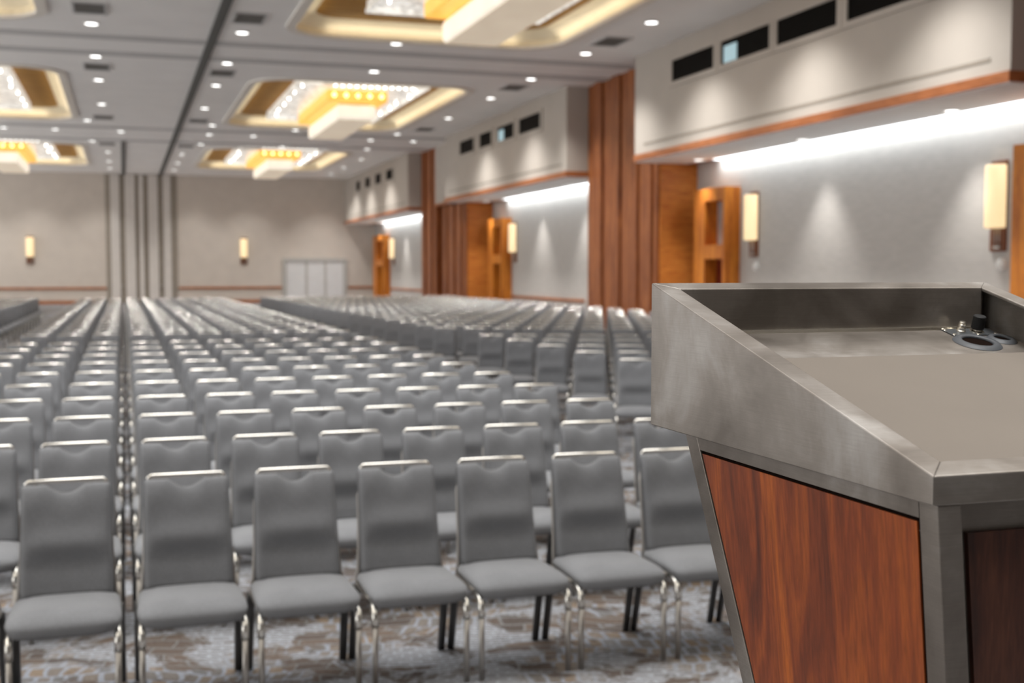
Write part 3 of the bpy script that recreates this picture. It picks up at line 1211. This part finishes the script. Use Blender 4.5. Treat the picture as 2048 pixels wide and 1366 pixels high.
# thin pale seam at the foot of the rear wall
mb = MB()
Lh(mb, [(X0 + W_, Y1 - W_ - 0.006, rz_(Y1 - W_) - TD - 0.002), (X1 - W_, Y1 - W_ - 0.006, rz_(Y1 - W_) - TD - 0.002), (X1 - W_, Y1 - W_, rz_(Y1 - W_) - TD), (X0 + W_, Y1 - W_, rz_(Y1 - W_) - TD)],
   [(X0 + W_, Y1 - W_ - 0.006, rz_(Y1 - W_) - TD + 0.003), (X1 - W_, Y1 - W_ - 0.006, rz_(Y1 - W_) - TD + 0.003), (X1 - W_, Y1 - W_, rz_(Y1 - W_) - TD + 0.004), (X0 + W_, Y1 - W_, rz_(Y1 - W_) - TD + 0.004)])
mb.build('seam', M['silver'], lec)
# reading mat from the fold line down to the lip (rises to the lip)
mb = MB()
ys = Y0 + W_ + 0.001
yf = 1.484
xs0, xs1 = X0 + 0.014, X1 - 0.014
b4 = [(xs0, ys, rz_(ys) - TD), (xs1, ys, rz_(ys) - TD), (xs1, yf, rz_(yf) - TD), (xs0, yf, rz_(yf) - TD)]
t4 = [(xs0, ys, rz_(ys) - TD + 0.012), (xs1, ys, rz_(ys) - TD + 0.012), (xs1, yf, rz_(yf) - TD + 0.0025), (xs0, yf, rz_(yf) - TD + 0.0025)]
Lh(mb, b4, t4)
mb.build('reading_mat', M['mat'], lec)
# connector plate with gooseneck fittings
TILT = math.atan(SL)


def tray_obj(name, x, y, parent, dz=0.0):
    o = empty(name, L((x, y, rz_(y) - TD + dz)))
    o.rotation_euler = (TILT, 0, 0)
    o.parent = parent
    return o


def place(o, x, y, dz=0.0):
    o.location = L((x, y, rz_(y) - TD + dz))
    o.rotation_euler = (TILT, 0, 0)
    return o


pl = place(MB().box(-0.044, 0.044, -0.018, 0.014, 0, 0.0018).build('connector_plate', M['plate'], lec), 1.2815, 1.586)
cn = MB().lathe((-0.0165, 0.0, 0.0018), [(0, 0.017), (0.0042, 0.0168), (0.0058, 0.015), (0.0045, 0.0135), (0.0062, 0.012), (0.0062, 0.009), (0.0050, 0.008), (0.0064, 0.0065), (0.0064, 0.003), (0.0075, 0.002), (0.0075, 0)], 20)
cn.build('connector', M['silver'], pl)
kn = MB().lathe((0.0125, -0.002, 0.005), [(0, 0.0235), (0.0085, 0.0232), (0.0098, 0.022), (0.0102, 0.003), (0.0088, 0.001), (0, 0.001)], 24)
ko = kn.build('knob', M['knob'], pl)
MB().lathe((0.0125, -0.002, 0.0018), [(0.0115, 0), (0.0115, 0.0012), (0.0065, 0.0022), (0.0065, 0.0045)], 20).build('knob_washer', M['silver'], pl)
for (x, y) in ((-0.039, 0.010), (-0.039, -0.014), (0.039, -0.014), (0.006, -0.0145)):
    MB().lathe((x, y, 0.0018), [(0, 0.0018), (0.0022, 0.0014), (0.0034, 0)], 12).build('screw', M['silver'], pl)
for (x, y, ro_, ri) in ((1.256, 1.535, 0.0375, 0.0232), (1.3125, 1.5475, 0.0235, 0.0125)):
    g = place(MB().lathe((0, 0, 0), [(ri, 0.001), (ri, 0.0035), (ri + 0.003, 0.0050), (ro_ - 0.005, 0.0046), (ro_, 0.0005)], 32).build('cable_grommet', M['rubber'], lec), x, y)
    for p_ in g.data.polygons:
        p_.use_smooth = True
    MB().cyl((0, 0, 0.0004), ri, 0.0004, 24).build('hole', M['black'], g)

# body: tapering steel frame with inset wood panels
KX = 0.08


def sx(z, off=0.0):
    return X0 + 0.006 + KX * (ZB - z) + off


def sxr(z, off=0.0):
    return X1 - 0.006 - KX * (ZB - z) - off


def yfar(z):
    return 1.531 - 0.39 * (ZB - z)


def ynear(z):
    return 0.962 + 0.0 * z + 0.02


ZF = 0.68
mb = MB()
ZT = ZB


def slab(mb, zt, zb, xa, xb, ya, yb_):
    """xa.. functions of z"""
    Lh(mb, [(xa(zb), ya(zb), zb), (xb(zb), ya(zb), zb), (xb(zb), yb_(zb), zb), (xa(zb), yb_(zb), zb)],
       [(xa(zt), ya(zt), zt), (xb(zt), ya(zt), zt), (xb(zt), yb_(zt), zt), (xa(zt), yb_(zt), zt)])


def yn(z):
    return 0.976


# near-left, near-right, far posts
for (f0, f1) in ((lambda z: sx(z), lambda z: sx(z, 0.028)), (lambda z: sxr(z, 0.028), lambda z: sxr(z))):
    m2 = MB()
    slab(m2, ZT, ZF, f0, f1, yn, lambda z: yn(z) + 0.030)
    m2.build('corner_post', M['steel'], lec, 0.0015)
    m2 = MB()
    slab(m2, ZT, ZF, f0, f1, lambda z: yfar(z) - 0.036, yfar)
    m2.build('corner_post', M['steel'], lec, 0.0015)
# top rails of the side frames
for (f0, f1) in ((lambda z: sx(z, 0.0), lambda z: sx(z, 0.026)), (lambda z: sxr(z, 0.026), lambda z: sxr(z, 0.0))):
    m2 = MB()
    slab(m2, ZT, ZT - 0.0175, f0, f1, lambda z: yn(z) + 0.030, lambda z: yfar(z) - 0.036)
    m2.build('top_rail', M['steel'], lec)
# side wood panels with a black shadow gap behind
for sgn in (0, 1):
    g0 = (lambda z: sx(z, 0.0035)) if not sgn else (lambda z: sxr(z, 0.014))
    g1 = (lambda z: sx(z, 0.014)) if not sgn else (lambda z: sxr(z, 0.0035))
    m2 = MB()
    slab(m2, ZT - 0.0175, ZF, g0, g1, lambda z: yn(z) + 0.030, lambda z: yfar(z) - 0.036)
    m2.build('shadow_gap', M['black'], lec)
    g0 = (lambda z: sx(z, 0.0015)) if not sgn else (lambda z: sxr(z, 0.006))
    g1 = (lambda z: sx(z, 0.006)) if not sgn else (lambda z: sxr(z, 0.0015))
    m2 = MB()
    slab(m2, ZT - 0.0225, ZF, g0, g1, lambda z: yn(z) + 0.036, lambda z: yfar(z) - 0.038)
    m2.build('side_panel', M['lwood'], lec)
# speaker side: recessed rail, frame and dark wood panel
m2 = MB()
slab(m2, ZT, ZF, lambda z: sx(z, 0.028), lambda z: sxr(z, 0.028), lambda z: yn(z) + 0.020, lambda z: yn(z) + 0.026)
m2.build('inner_frame', M['steel'], lec)
m2 = MB()
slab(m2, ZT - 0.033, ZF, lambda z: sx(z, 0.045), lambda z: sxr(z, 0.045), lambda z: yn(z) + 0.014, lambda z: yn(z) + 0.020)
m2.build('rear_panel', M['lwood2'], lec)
# audience side panel and foot
m2 = MB()
slab(m2, ZT, ZF, lambda z: sx(z, 0.028), lambda z: sxr(z, 0.028), lambda z: yfar(z) - 0.02, lambda z: yfar(z) - 0.008)
m2.build('front_panel', M['lwood'], lec)
MB().add([L(p) for p in [(x, y, z) for x in (0.78, 1.32) for y in (0.93, 1.55) for z in (0.62, 0.68)]],
         [(0, 1, 3, 2), (4, 6, 7, 5), (0, 4, 5, 1), (2, 3, 7, 6), (0, 2, 6, 4), (1, 5, 7, 3)]).build('foot_plate', M['steel'], lec, 0.004)
